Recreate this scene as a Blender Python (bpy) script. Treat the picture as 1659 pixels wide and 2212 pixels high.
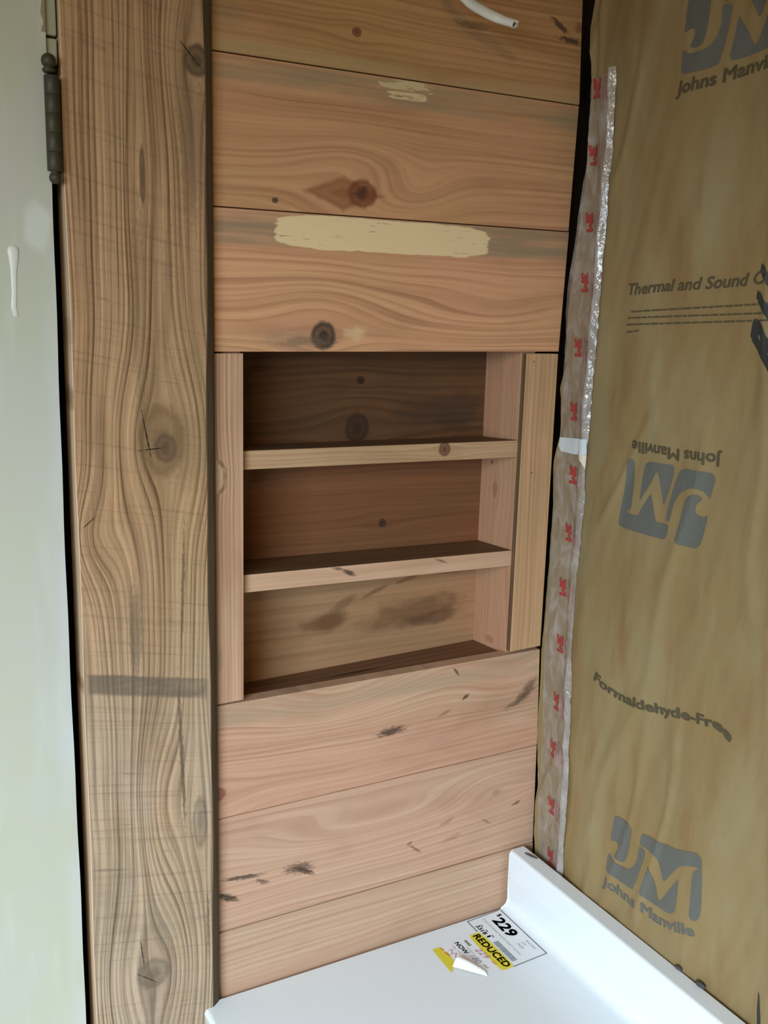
import bpy, bmesh, math, random
from mathutils import Vector, Matrix, noise as mnoise

scene = bpy.context.scene
for o in list(bpy.data.objects):
    bpy.data.objects.remove(o, do_unlink=True)
random.seed(7)
Z0 = 1.625            # height of the niche's top edge above the floor; all z below are relative to it
COL = scene.collection

# ------------------------------------------------------------------ camera
cam_d = bpy.data.cameras.new('camera')
cam_d.sensor_fit = 'HORIZONTAL'
cam_d.sensor_width = 36.0
cam_d.lens = 2139.65 * 36.0 / 1659.0
cam_d.clip_start = 0.01
cam = bpy.data.objects.new('camera', cam_d)
COL.objects.link(cam)
R0, R1, R2 = Vector((0.8768, -0.4800, 0.0263)), Vector((-0.0759, -0.1923, -0.9784)), Vector((0.4747, 0.8559, -0.2051))
m3 = Matrix((R0, -R1, -R2)).transposed()
mw = m3.to_4x4()
mw.translation = Vector((-0.3541, -1.0188, 0.0539 + Z0))
cam.matrix_world = mw
scene.camera = cam

# ------------------------------------------------------------------ world, light, exposure
world = bpy.data.worlds.new('world')
scene.world = world
world.use_nodes = True
bg = world.node_tree.nodes['Background']
bg.inputs[0].default_value = (0.75, 0.85, 1.0, 1)
bg.inputs[1].default_value = 0.35

def area(name, loc, target, sx, sy, power, color):
    d = bpy.data.lights.new(name, 'AREA')
    d.shape = 'RECTANGLE'
    d.size, d.size_y, d.energy, d.color = sx, sy, power, color
    o = bpy.data.objects.new(name, d)
    COL.objects.link(o)
    o.location = loc
    o.rotation_euler = (Vector(target) - Vector(loc)).to_track_quat('-Z', 'Y').to_euler()
    return o

# daylight entering through the window in the left-hand wall of the room
sun_win = area('window_daylight', (-1.32, -1.45, 1.66), (0.25, -0.25, 0.30), 0.9, 0.8, 22.0, (0.81, 0.98, 1.13))
sun_win.data.spread = math.radians(97)

# warm fill light added behind the camera, from no known source
lamp_d = bpy.data.lights.new('warm_fill_light', 'POINT')
lamp_d.energy, lamp_d.color, lamp_d.shadow_soft_size = 14.0, (1.0, .73, .36), .06
lamp_o = bpy.data.objects.new('warm_fill_light', lamp_d); COL.objects.link(lamp_o)
lamp_o.location = (-.85, -1.75, 2.20)

scene.view_settings.view_transform = 'Standard'
scene.view_settings.look = 'None'
scene.view_settings.gamma = 1.0
scene.view_settings.use_curve_mapping = False
scene.view_settings.exposure = 0.0

# ------------------------------------------------------------------ node expression helper
class S:
    def __init__(s, nt, sock): s.nt, s.k = nt, sock
    def _m(s, op, *a, clamp=False):
        n = s.nt.nodes.new('ShaderNodeMath'); n.operation = op; n.use_clamp = clamp
        for i, v in enumerate((s,) + a):
            if isinstance(v, S): s.nt.links.new(v.k, n.inputs[i])
            else: n.inputs[i].default_value = v
        return S(s.nt, n.outputs[0])
    def __add__(s, o): return s._m('ADD', o)
    __radd__ = __add__
    def __sub__(s, o): return s._m('SUBTRACT', o)
    def __rsub__(s, o): return s._m('MULTIPLY', -1.0)._m('ADD', o)
    def __mul__(s, o): return s._m('MULTIPLY', o)
    __rmul__ = __mul__
    def __truediv__(s, o): return s._m('DIVIDE', o)
    def mx(s, o): return s._m('MAXIMUM', o)
    def mn(s, o): return s._m('MINIMUM', o)
    def exp(s): return s._m('EXPONENT')
    def sqrt(s): return s._m('SQRT')
    def sin(s): return s._m('SINE')
    def abs(s): return s._m('ABSOLUTE')
    def pw(s, o): return s._m('POWER', o)
    def ss(s, a, b):
        n = s.nt.nodes.new('ShaderNodeMapRange'); n.interpolation_type = 'SMOOTHSTEP'
        s.nt.links.new(s.k, n.inputs[0])
        if a < b:
            n.inputs[1].default_value, n.inputs[2].default_value = a, b
            n.inputs[3].default_value, n.inputs[4].default_value = 0, 1
        else:
            n.inputs[1].default_value, n.inputs[2].default_value = b, a
            n.inputs[3].default_value, n.inputs[4].default_value = 1, 0
        return S(s.nt, n.outputs[0])

class Mat:
    def __init__(self, name, rough=0.7, spec=0.35):
        self.m = bpy.data.materials.new(name); self.m.use_nodes = True
        self.nt = self.m.node_tree
        self.b = self.nt.nodes['Principled BSDF']
        self.b.inputs['Roughness'].default_value = rough
        self.b.inputs['Specular IOR Level'].default_value = spec
        g = self.nt.nodes.new('ShaderNodeNewGeometry')
        sp = self.nt.nodes.new('ShaderNodeSeparateXYZ')
        self.nt.links.new(g.outputs['Position'], sp.inputs[0])
        self.x, self.y = S(self.nt, sp.outputs[0]), S(self.nt, sp.outputs[1])
        self.z = S(self.nt, sp.outputs[2]) - Z0
    def comb(self, a, b, c=0.0):
        n = self.nt.nodes.new('ShaderNodeCombineXYZ')
        for i, v in enumerate((a, b, c)):
            if isinstance(v, S): self.nt.links.new(v.k, n.inputs[i])
            else: n.inputs[i].default_value = v
        return n.outputs[0]
    def noise(self, a, b, c=0.0, detail=3.0, rough=0.55, dist=0.0):
        n = self.nt.nodes.new('ShaderNodeTexNoise')
        n.inputs['Scale'].default_value = 1.0
        n.inputs['Detail'].default_value = detail
        n.inputs['Roughness'].default_value = rough
        n.inputs['Distortion'].default_value = dist
        self.nt.links.new(self.comb(a, b, c), n.inputs['Vector'])
        return S(self.nt, n.outputs['Fac'])
    def rgb(self, c):
        n = self.nt.nodes.new('ShaderNodeRGB'); n.outputs[0].default_value = (*c, 1); return n.outputs[0]
    def mix(self, f, a, b, mode='MIX'):
        n = self.nt.nodes.new('ShaderNodeMix'); n.data_type = 'RGBA'; n.blend_type = mode
        if isinstance(f, S): self.nt.links.new(f.k, n.inputs[0])
        else: n.inputs[0].default_value = f
        for i, v in ((6, a), (7, b)):
            if isinstance(v, tuple): n.inputs[i].default_value = (*v, 1)
            else: self.nt.links.new(v, n.inputs[i])
        return n.outputs[2]
    def color(self, c):
        if isinstance(c, tuple): self.b.inputs['Base Color'].default_value = (*c, 1)
        else: self.nt.links.new(c, self.b.inputs['Base Color'])
    def bump(self, h, strength=0.3, dist=0.001):
        n = self.nt.nodes.new('ShaderNodeBump')
        n.inputs['Strength'].default_value = strength
        n.inputs['Distance'].default_value = dist
        self.nt.links.new(h.k, n.inputs['Height'])
        self.nt.links.new(n.outputs[0], self.b.inputs['Normal'])

def plain(name, c, rough=0.6, spec=0.35, metal=0.0):
    M = Mat(name, rough, spec); M.color(c); M.b.inputs['Metallic'].default_value = metal
    n = M.noise(M.x * 60, M.y * 60, M.z * 60)
    M.color(M.mix((n - 0.5) * 0.35 + 0.1, c, tuple(v * 0.8 for v in c)))
    return M.m

def wood(name, along='x', light=(.56, .315, .205), dark=(.31, .135, .065), alt=(.54, .34, .20), freq=70, contrast=.62,
         warp=.014, knots=(), marks=(), smears=(), bands=(), saw=0.0, saw_h=0.0, fine=.35, seed=0.0, across='z', rough=.72, pale=0.0):
    """along-grain coordinate u, across-grain coordinate v.
    knots: (u, v, ru, rv, color, spread_u, spread_v, pull); marks: (u, v, angle, half length, half width, strength, color)
    smears: (u0, u1, v0, v1, color, softness); bands: (v0, v1, color, amount)"""
    M = Mat(name, rough, 0.25)
    ax = {'x': M.x, 'y': M.y, 'z': M.z}
    u, v = ax[along], ax[across]
    w = v + (M.noise(u * 2.2, v * 6.0, seed, 2.0) - 0.5) * warp * 2
    for k in knots:
        e = (((u - k[0]) / k[5]).pw(2.0) + ((v - k[1]) / k[6]).pw(2.0)) * -1.0
        w = (w - (w - k[1]) * e.exp() * k[7]) if k[4] is not None else (w + e.exp() * k[7] * .034)
    n1 = M.noise(u * 1.3, w * freq * 1.6, seed + 3.1, 2.0, 0.5).ss(.42, .64)
    n2 = M.noise(u * 3.5, w * freq * 4.6, seed + 9.7, 2.0).ss(.38, .66)
    n3 = M.noise(u * 30, v * freq * 9, seed + 1.3, 2.0)
    ph = (w * freq * 2.0 + M.noise(u * 1.5, w * 25, seed + 14.0, 2.0) * 3.0)._m('FRACT')
    ring_ = ph.ss(.25, .93) * ph.ss(1.0, .955) * M.noise(u * 3, w * 60, seed + 17.0, 2.0).ss(.3, .6)
    t = n1 * 0.42 + n2 * 0.34 + ring_ * 0.62 + (n3 - 0.5) * fine
    base = M.mix(M.noise(u * 4, v * 9, seed + 21, 3.0).ss(.36, .68), light, alt)
    c = M.mix((t * contrast).mn(1.0).mx(0.0), base, dark)
    # broad tone drift in the wood
    c = M.mix(M.noise(u * 5, v * 14, seed + 5.5, 3.0).ss(.5, .8) * 0.35, c, tuple(a * .72 for a in dark))
    for b in bands:
        f = v.ss(b[0] - .004, b[0] + .004) * v.ss(b[1] + .006, b[1] - .006) * (M.noise(u * 7, v * 60, seed + 33).ss(.25, .65)) * b[3]
        c = M.mix(f, c, b[2])
    if saw:
        sv = M.noise((u + v * .2) * saw_h, v * 5, seed + 44, 3.0, 0.6).ss(.52, .72)
        c = M.mix(sv * saw, c, tuple(a * .62 for a in dark))
    for k in knots:
        dia = len(k) > 8 and k[8] < 0
        d = ((((u - k[0]) / k[2]).abs() + ((v - k[1]) / k[3]).abs()) if dia else (((u - k[0]) / k[2]).pw(2.0) + ((v - k[1]) / k[3]).pw(2.0)).sqrt()) + (M.noise(u * 120, v * 120, seed + 8) - 0.5) * 0.35
        if k[4] is not None:
            ring = (d * 9.0).sin() * 0.12
            c = M.mix((d.ss(1.12, .72) * (abs(k[8]) if len(k) > 8 else 0.88) + ring * d.ss(1.3, .9)).mx(0.0).mn(1.0), c, k[4])
    for q in marks:
        ca, sa = math.cos(q[2]), math.sin(q[2])
        p_ = (u - q[0]) * ca + (v - q[1]) * sa
        r_ = (v - q[1]) * ca - (u - q[0]) * sa
        d = ((p_ / q[3]).pw(2.0) + (r_ / (q[4] * (1.0 if len(q) > 7 else 1.4))).pw(2.0)).sqrt() + (M.noise(p_ * (q[7] if len(q) > 7 else 160), r_ * (q[7] * 1.4 if len(q) > 7 else 420), seed + 3, 4.0) - 0.5) * 1.5
        c = M.mix(d.ss(1.0, .35) * q[5], c, q[6])
    for s in smears:
        nn = M.noise(u * 16, v * 170, seed + 61, 4.0, .65) - 0.5
        n4 = M.noise(u * 60, v * 260, seed + 64, 3.0, .6) - 0.5
        du = ((u - (s[0] + s[1]) / 2) / ((s[1] - s[0]) / 2)).abs()
        dv = ((v - (s[2] + s[3]) / 2) / ((s[3] - s[2]) / 2)).abs()
        f = (du.pw(7.0) + dv.pw(3.0) + nn * s[5] * 9.0 + n4 * .5).ss(1.0, .82)
        g = 1.0
        th = s[6] if len(s) > 6 else .31
        flk = M.noise(u * 45, v * (500 if th < .4 else 220), seed + 71, 3.0).ss(th - .05, th + .05)
        c = M.mix(f * flk, c, s[4])
    if pale: c = M.mix(pale, c, (.72, .62, .5))
    M.color(c)
    M.bump(t * -1.0 + n3, 0.35, 0.0006)
    return M.m

# ------------------------------------------------------------------ mesh helpers
def obj(name, bm, mat, parent=None, smooth=False):
    me = bpy.data.meshes.new(name)
    bmesh.ops.recalc_face_normals(bm, faces=bm.faces)
    bm.to_mesh(me); bm.free()
    if smooth:
        for p in me.polygons: p.use_smooth = True
    for m in (mat if isinstance(mat, (list, tuple)) else [mat]): me.materials.append(m)
    o = bpy.data.objects.new(name, me)
    COL.objects.link(o)
    if parent is not None:
        o.parent = parent
        o.matrix_parent_inverse = parent.matrix_world.inverted()
    return o

def empty(name, loc):
    o = bpy.data.objects.new(name, None); COL.objects.link(o)
    o.empty_display_size = .05
    o.location = loc
    o.matrix_world = Matrix.Translation(loc)
    return o

def tag(o, label=None, cat=None, kind=None, group=None):
    if label: o['label'] = label
    if cat: o['category'] = cat
    if kind: o['kind'] = kind
    if group: o['group'] = group
    return o

def V(x, y, z): return Vector((x, y, z + Z0))

def hexa(bm, p, bevel=0.0, seg=2, matidx=None):
    """p: 8 points, first four one face (loop), last four the opposite"""
    vs = [bm.verts.new(q) for q in p]
    fs = []
    for f in ((0, 1, 2, 3), (7, 6, 5, 4), (0, 4, 5, 1), (1, 5, 6, 2), (2, 6, 7, 3), (3, 7, 4, 0)):
        fs.append(bm.faces.new([vs[i] for i in f]))
    if bevel:
        es = set(e for f in fs for e in f.edges)
        bmesh.ops.bevel(bm, geom=list(es), offset=bevel, segments=seg, profile=.5, affect='EDGES')
    return fs

def box(bm, x0, x1, y0, y1, z0, z1, bevel=0.0, seg=2):
    return hexa(bm, [V(x0, y0, z0), V(x1, y0, z0), V(x1, y0, z1), V(x0, y0, z1), V(x0, y1, z0), V(x1, y1, z0), V(x1, y1, z1), V(x0, y1, z1)], bevel, seg)

def quadbox(bm, front, y0, y1, bevel=0.0, seg=2):
    """front: 4 (x, z) corners"""
    return hexa(bm, [V(x, y0, z) for x, z in front] + [V(x, y1, z) for x, z in front], bevel, seg)

def lathe(bm, prof, cx, cy, seg=20):
    rings = []
    for r, z in prof:
        rings.append([bm.verts.new(V(cx + r * math.cos(2 * math.pi * i / seg), cy + r * math.sin(2 * math.pi * i / seg), z)) for i in range(seg)])
    for a, b in zip(rings, rings[1:]):
        for i in range(seg):
            bm.faces.new((a[i], a[(i + 1) % seg], b[(i + 1) % seg], b[i]))
    bm.faces.new(rings[0][::-1]); bm.faces.new(rings[-1])

def interp(pts, t):
    if t <= pts[0][0]: return pts[0][1]
    for (a, b), (c, d) in zip(pts, pts[1:]):
        if t <= c: return b + (d - b) * (t - a) / (c - a)
    return pts[-1][1]

def sm(a, b, t):
    t = max(0.0, min(1.0, (t - a) / (b - a))); return t * t * (3 - 2 * t)

def slice_grid(bm, step):
    vs = [v.co for v in bm.verts]
    if not vs: return
    for ax in (0, 1):
        lo, hi = min(v[ax] for v in vs), max(v[ax] for v in vs)
        k = math.ceil(lo / step) * step
        no = Vector((1, 0, 0)) if ax == 0 else Vector((0, 1, 0))
        while k < hi:
            co = Vector((k, 0, 0)) if ax == 0 else Vector((0, k, 0))
            bmesh.ops.bisect_plane(bm, geom=bm.verts[:] + bm.edges[:] + bm.faces[:], plane_co=co, plane_no=no, dist=1e-7)
            k += step
    bmesh.ops.triangulate(bm, faces=[f for f in bm.faces if len(f.verts) > 4])

def text_bm(body, offset=0.0, shear=0.0, spacing=1.0, size=1.0):
    """flat text, x from 0 to its width, cap height about 0.73*size; returns bmesh, width"""
    c = bpy.data.curves.new('t', 'FONT')
    c.body, c.size, c.shear, c.space_character, c.resolution_u = body, size, shear, spacing, 3
    o = bpy.data.objects.new('t', c); COL.objects.link(o)
    dg = bpy.context.evaluated_depsgraph_get()
    me = bpy.data.meshes.new_from_object(o.evaluated_get(dg))
    bpy.data.objects.remove(o, do_unlink=True); bpy.data.curves.remove(c)
    bm = bmesh.new(); bm.from_mesh(me); bpy.data.meshes.remove(me)
    if offset > 0:            # heavier strokes: the glyphs repeated a hair apart
        src = bm.faces[:]
        for k in range(6):
            g = bmesh.ops.duplicate(bm, geom=src)['geom']
            dx, dy = offset * math.cos(k * math.pi / 3), offset * math.sin(k * math.pi / 3)
            for v in g:
                if isinstance(v, bmesh.types.BMVert): v.co.x += dx; v.co.y += dy
    xs = [v.co.x for v in bm.verts] or [0, 1]
    lo, hi = min(xs), max(xs)
    for v in bm.verts: v.co.x -= lo; v.co.z = 0
    return bm, hi - lo

def path_text(body, path, cap, offset=0.0, shear=0.0, step=.004):
    """lay text along a 2D path (list of (a, b)); result in that 2D plane"""
    bm, wd = text_bm(body, offset, shear)
    segs, tot = [], 0.0
    for p, q in zip(path, path[1:]):
        l = math.dist(p, q); segs.append((tot, l, p, q)); tot += l
    for v in bm.verts:
        s, h = v.co.x / wd * tot, v.co.y / 0.73 * cap
        for (t0, l, p, q) in segs:
            if s <= t0 + l or (t0, l, p, q) == segs[-1]:
                ex, ey = (q[0] - p[0]) / l, (q[1] - p[1]) / l
                k = s - t0
                v.co.x, v.co.y = p[0] + ex * k - ey * h, p[1] + ey * k + ex * h
                break
    if step: slice_grid(bm, step)
    return bm

def chaikin(P, n=1):
    for _ in range(n):
        Q = []
        for i in range(len(P)):
            a, b = P[i], P[(i + 1) % len(P)]
            Q += [(a[0] * .8 + b[0] * .2, a[1] * .8 + b[1] * .2), (a[0] * .2 + b[0] * .8, a[1] * .2 + b[1] * .8)]
        P = Q
    return P

def poly_bm(polys, step=.006, smooth=1):
    bm = bmesh.new()
    for P in polys:
        P = chaikin(P, smooth) if smooth else P
        f = bm.faces.new([bm.verts.new((a, b, 0)) for a, b in P])
    bmesh.ops.triangulate(bm, faces=bm.faces[:])
    if step: slice_grid(bm, step)
    return bm

def warp(bm, fn):
    for v in bm.verts: v.co = fn(v.co.x, v.co.y)
    return bm

# ------------------------------------------------------------------ materials
PINK = 0
GREY = (.235, .185, .125)
CREAM = (.80, .61, .35)
KN, KNR = (.075, .035, .02), (.17, .06, .028)
BLK = (.07, .045, .03)
m_plank1 = wood('pine_plank_a', seed=1, light=(.52, .285, .13), alt=(.49, .29, .115), dark=(.25, .11, .04), contrast=.5, marks=[  # upper planks made yellower: warmer light up there tinted into the wood
    (.432, .384, -.5, .020, .0035, .9, BLK), (.449, .3695, -.06, .022, .0035, .9, BLK), (.31, .3665, .0, .030, .004, .45, BLK),
    (.462, .385, .3, .010, .006, .6, KNR), (.016, .334, 0, .03, .012, .3, GREY)],
    knots=[(.162, .338, .006, .005, KNR, .03, .014, .7)], bands=[(.29, .312, (.40, .30, .15), .6)])
m_plank2 = wood('pine_plank_b', seed=2.4, light=(.61, .325, .17), alt=(.56, .33, .15), contrast=.52, freq=60, warp=.012,
    knots=[(.150, .172, .052, .019, (.30, .115, .048), .06, .035, .7, -.85), (.173, .173, .019, .016, (.17, .05, .022), .07, .04, .95, .8), (.069, .159, .004, .003, KN, .02, .008, .6),
           (.24, .180, .02, .01, None, .06, .035, .9)],
    marks=[(.172, .174, .3, .012, .006, .8, KN)],
    bands=[(.268, .296, (.30, .235, .135), .75)], smears=[(.19, .262, .286, .297, (.60, .47, .26), .40, .5), (.200, .252, .277, .2850, (.68, .52, .29), .30, .44)])
m_plank3 = wood('pine_plank_c', seed=5.2, freq=55, warp=.017, contrast=.52, light=(.70, .365, .205), alt=(.67, .38, .195),
    knots=[(.127, .018, .0165, .0165, (.045, .032, .022), .07, .045, .9), (.36, .04, .01, .01, None, .14, .03, .7)],
    bands=[(.113, .149, (.29, .225, .14), .85)], smears=[(.066, .347, .1105, .1470, CREAM, .075)],
    marks=[(.168, .021, .1, .018, .010, .7, (.68, .50, .27), 60), (.112, .0125, .1, .05, .007, .45, BLK, 60), (.130, .010, .1, .020, .006, .5, BLK), (.09, .012, -.1, .05, .012, .35, GREY)])
m_plank5 = wood('pine_plank_d', seed=8.3, freq=58, warp=.022, contrast=.5, light=(.58, .335, .225), alt=(.57, .375, .245),
    knots=[(-.006, -.511, .016, .010, (.30, .11, .07), .05, .03, .9), (.16, -.41, .01, .01, None, .10, .05, .95), (.41, -.44, .01, .01, None, .08, .04, .6)],
    marks=[(.230, -.4765, .04, .026, .0055, .9, BLK), (.341, -.449, .5, .008, .0025, .9, BLK), (.325, -.411, -.9, .010, .0018, .8, BLK),
           (.44, -.461, .45, .024, .006, .75, BLK), (.446, -.449, .45, .018, .005, .6, BLK), (.31, -.466, .35, .014, .0025, .4, BLK), (.425, -.472, .3, .026, .004, .6, BLK)],
    bands=[(-.43, -.40, (.36, .27, .17), .55)])
m_plank6 = wood('pine_plank_e', seed=12.9, freq=64, warp=.018, contrast=.42, light=(.57, .345, .24), alt=(.56, .37, .25),
    knots=[(.28, -.60, .01, .01, None, .14, .035, .95), (.14, -.60, .01, .01, None, .12, .03, .6), (.40, -.60, .008, .005, (.38, .25, .14), .05, .02, .8)],
    marks=[(.104, -.634, -.1, .026, .007, .75, BLK), (.112, -.640, -.55, .020, .0035, .9, BLK), (.030, -.6265, -.12, .034, .003, .85, BLK), (.055, -.639, -.45, .012, .003, .7, BLK),
           (.010, -.6475, -.5, .022, .0045, .95, BLK), (.435, -.624, .3, .009, .0025, .8, (.12, .08, .02)), (.272, -.652, -.7, .016, .002, .6, BLK), (.263, -.642, .4, .006, .002, .6, BLK),
           (.32, -.625, .3, .015, .003, .35, BLK), (.385, -.640, -.6, .012, .002, .4, BLK), (.33, -.65, .2, .02, .004, .25, BLK)])
m_plank7 = wood('pine_plank_f', seed=15.2, freq=66, warp=.01, contrast=.42, light=(.54, .34, .235), alt=(.52, .36, .245))
m_stile = wood('pine_stile_left', along='z', across='x', seed=20, freq=110, warp=.004, contrast=.6, light=(.57, .365, .245), alt=(.54, .36, .215),
    knots=[(-.135, -.001, .02, .010, (.55, .37, .25), .03, .016, .5)],
    marks=[(-.122, .0075, -.7, .010, .0022, .8, (.20, .12, .06)), (-.136, .0105, 0, .012, .0022, .7, (.20, .12, .06)), (-.150, .0068, .6, .009, .0022, .8, (.20, .12, .06)),
           (-.345, .003, .0, .02, .004, .35, GREY)])
m_stile2 = wood('pine_stile_right', along='z', across='x', seed=24, freq=75, warp=.006, contrast=.5, light=(.57, .35, .19), alt=(.53, .345, .18),
    marks=[(-.012, .422, .3, .002, .0012, .8, BLK), (-.155, .428, 1.2, .0025, .0012, .8, BLK)])
m_dark_edge = wood('dark_edge_wood', along='z', across='y', seed=30, freq=120, light=(.16, .09, .045), alt=(.14, .085, .045), dark=(.07, .035, .015), contrast=.6)  # dark brown wood for the right stile's inner edge
m_sidep = wood('pine_niche_side', along='z', across='y', seed=27, freq=90, warp=.02, light=(.50, .265, .16), alt=(.48, .28, .16), contrast=.45,
    knots=[(-.185, .055, .011, .006, (.30, .15, .09), .03, .014, .9), (-.15, .065, .003, .002, KN, .01, .006, .5), (-.395, .05, .006, .01, (.35, .17, .1), .05, .03, .9)])
m_shelf1 = wood('pine_shelf_a', seed=31, freq=120, light=(.50, .33, .19), alt=(.46, .33, .175), contrast=.45,
    knots=[(.299, -.1195, .009, .0095, (.13, .055, .03), .04, .014, .9)])
m_shelf2 = wood('pine_shelf_b', seed=35, freq=190, light=(.61, .395, .26), alt=(.58, .38, .24), dark=(.42, .22, .13), contrast=.5,
    marks=[(.170, -.2635, -.45, .012, .003, .9, BLK), (.155, -.257, -.2, .010, .0018, .7, BLK), (.30, -.262, -.35, .012, .0014, .6, BLK)])
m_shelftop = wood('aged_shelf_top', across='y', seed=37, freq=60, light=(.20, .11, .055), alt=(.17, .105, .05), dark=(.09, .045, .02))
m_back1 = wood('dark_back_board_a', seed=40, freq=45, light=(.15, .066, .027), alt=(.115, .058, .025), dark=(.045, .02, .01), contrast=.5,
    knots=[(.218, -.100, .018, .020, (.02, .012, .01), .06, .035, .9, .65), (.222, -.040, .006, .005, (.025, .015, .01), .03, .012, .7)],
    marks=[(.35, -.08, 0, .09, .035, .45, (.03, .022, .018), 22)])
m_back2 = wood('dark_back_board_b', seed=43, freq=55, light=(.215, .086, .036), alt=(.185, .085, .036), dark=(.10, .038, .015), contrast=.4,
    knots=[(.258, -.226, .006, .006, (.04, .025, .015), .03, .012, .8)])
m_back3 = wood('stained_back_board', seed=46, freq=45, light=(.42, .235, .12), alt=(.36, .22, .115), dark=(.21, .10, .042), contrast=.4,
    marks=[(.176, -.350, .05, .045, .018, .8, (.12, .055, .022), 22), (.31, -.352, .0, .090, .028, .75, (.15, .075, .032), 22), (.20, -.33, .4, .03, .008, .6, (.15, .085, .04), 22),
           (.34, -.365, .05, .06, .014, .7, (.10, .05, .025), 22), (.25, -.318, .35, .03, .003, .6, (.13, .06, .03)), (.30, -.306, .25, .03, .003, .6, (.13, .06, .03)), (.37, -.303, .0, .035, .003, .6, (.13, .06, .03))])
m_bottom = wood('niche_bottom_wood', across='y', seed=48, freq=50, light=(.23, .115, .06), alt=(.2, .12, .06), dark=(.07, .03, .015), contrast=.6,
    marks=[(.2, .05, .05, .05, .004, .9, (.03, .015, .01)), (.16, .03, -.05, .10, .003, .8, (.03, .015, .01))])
G1, G2, GD = (.56, .335, .18), (.50, .325, .17), (.14, .075, .032)
m_casing = wood('weathered_casing_board', along='z', across='x', seed=52, freq=90, warp=.012, contrast=.80, light=G1, alt=G2, dark=GD, fine=.55, saw=.22, saw_h=230, rough=.85,
    knots=[(-.090, -.064, .040, .026, (.17, .095, .042), .085, .048, .95, .62), (-.098, -.060, .016, .013, (.09, .05, .03), .03, .02, .5, .6), (-.706, -.086, .020, .020, (.12, .082, .042), .09, .045, .95, .5), (.282, -.022, .016, .014, (.10, .065, .035), .07, .03, .9),
           (-.500, -.076, .018, .008, None, .10, .03, .9), (-.185, -.14, .012, .01, None, .05, .03, .7), (-.53, -.028, .034, .009, (.12, .082, .05), .09, .02, .8, .45), (.17, -.078, .03, .003, (.15, .09, .05), .10, .016, .7)],
    marks=[(-.082, -.0800, -.18, .036, .0011, 1.0, (.02, .013, .008), 200), (-.0985, -.0745, 1.5, .0165, .0010, 1.0, (.02, .013, .008), 200), (-.676, -.098, -.1, .026, .0010, .9, (.04, .025, .015), 200), (-.710, -.0935, 2.25, .020, .0010, .9, (.03, .02, .012), 200),
           (-.171, -.141, .85, .013, .0010, .9, (.04, .02, .012), 200), (.287, -.028, -.75, .022, .0011, .95, (.02, .013, .008), 200), (.20, -.026, 0, .09, .016, .4, (.13, .09, .05)),
           (.03, -.084, 0, .16, .007, .40, (.15, .10, .055)), (.06, -.055, .05, .12, .005, .35, (.15, .10, .055)), (-.29, -.096, .0, .07, .007, .55, (.13, .09, .055)), (-.45, -.048, -.03, .12, .0022, .8, (.10, .065, .035)),
           (-.25, -.044, .04, .09, .0018, .7, (.10, .065, .035)), (-.66, -.02, .0, .06, .002, .6, (.10, .065, .035)), (-.10, -.03, 0, .06, .02, .35, (.18, .12, .06)), (-.64, -.06, 0, .05, .03, .25, (.22, .17, .06))],
    bands=[], pale=0.0)
def casing_band(mat):
    # the grey strip where a batten once covered the board
    M = Mat.__new__(Mat); M.m = mat; M.nt = mat.node_tree; M.b = M.nt.nodes['Principled BSDF']
    g = M.nt.nodes.new('ShaderNodeNewGeometry'); sp = M.nt.nodes.new('ShaderNodeSeparateXYZ'); M.nt.links.new(g.outputs['Position'], sp.inputs[0])
    x, z = S(M.nt, sp.outputs[0]), S(M.nt, sp.outputs[2]) - Z0
    old = M.b.inputs['Base Color'].links[0].from_socket
    zz = z + x * 0.20 + (M.noise(x * 30, z * 30, 2.2) - .5) * .004
    f = zz.ss(-.387, -.382) * zz.ss(-.360, -.364) * x.ss(-.150, -.144) * x.ss(-.014, -.022) * (M.noise(x * 25, z * 80, 4.4).ss(.2, .6) * .45 + .30)
    old = M.mix(z.ss(-.15, -.50) * (M.noise(x * 12, z * 5, 3.3).ss(.2, .7) * .35 + .18), old, (.36, .31, .25), 'COLOR')
    c = M.mix(f, old, (.115, .092, .068))
    # fine dark saw kerfs across the lower half
    k = M.noise(x * 12, (z + x * .22) * 150, 7.0, 3.0).ss(.60, .70) * M.noise(x * 30, z * 8, 1.0).ss(.42, .62)
    c = M.mix(k * .42, c, (.12, .09, .06))
    M.color(c)
casing_band(m_casing)
m_caside = wood('lit_cut_casing_side', along='z', across='y', seed=56, freq=60, light=(.66, .47, .31), alt=(.62, .46, .30), contrast=.3,  # freshly cut left side, painted paler still for the light falling on it
    marks=[(-.345, 0, 0, .012, .03, .7, (.25, .14, .07)), (-.045, 0, 0, .016, .03, .6, (.18, .10, .05)), (.02, 0, 0, .02, .03, .4, (.25, .15, .08))])
m_edge_shade = wood('shaded_board_edge', along='z', across='x', seed=58, freq=160, light=(.125, .088, .052), alt=(.14, .105, .065), dark=(.055, .032, .018), contrast=.7, rough=.9)  # rough right chamfer, its shade painted in as darker wood
m_dark = plain('shaded_cavity_wood', (.05, .035, .025), .9)  # near-black so the gaps between boards read as deep shade

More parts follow.
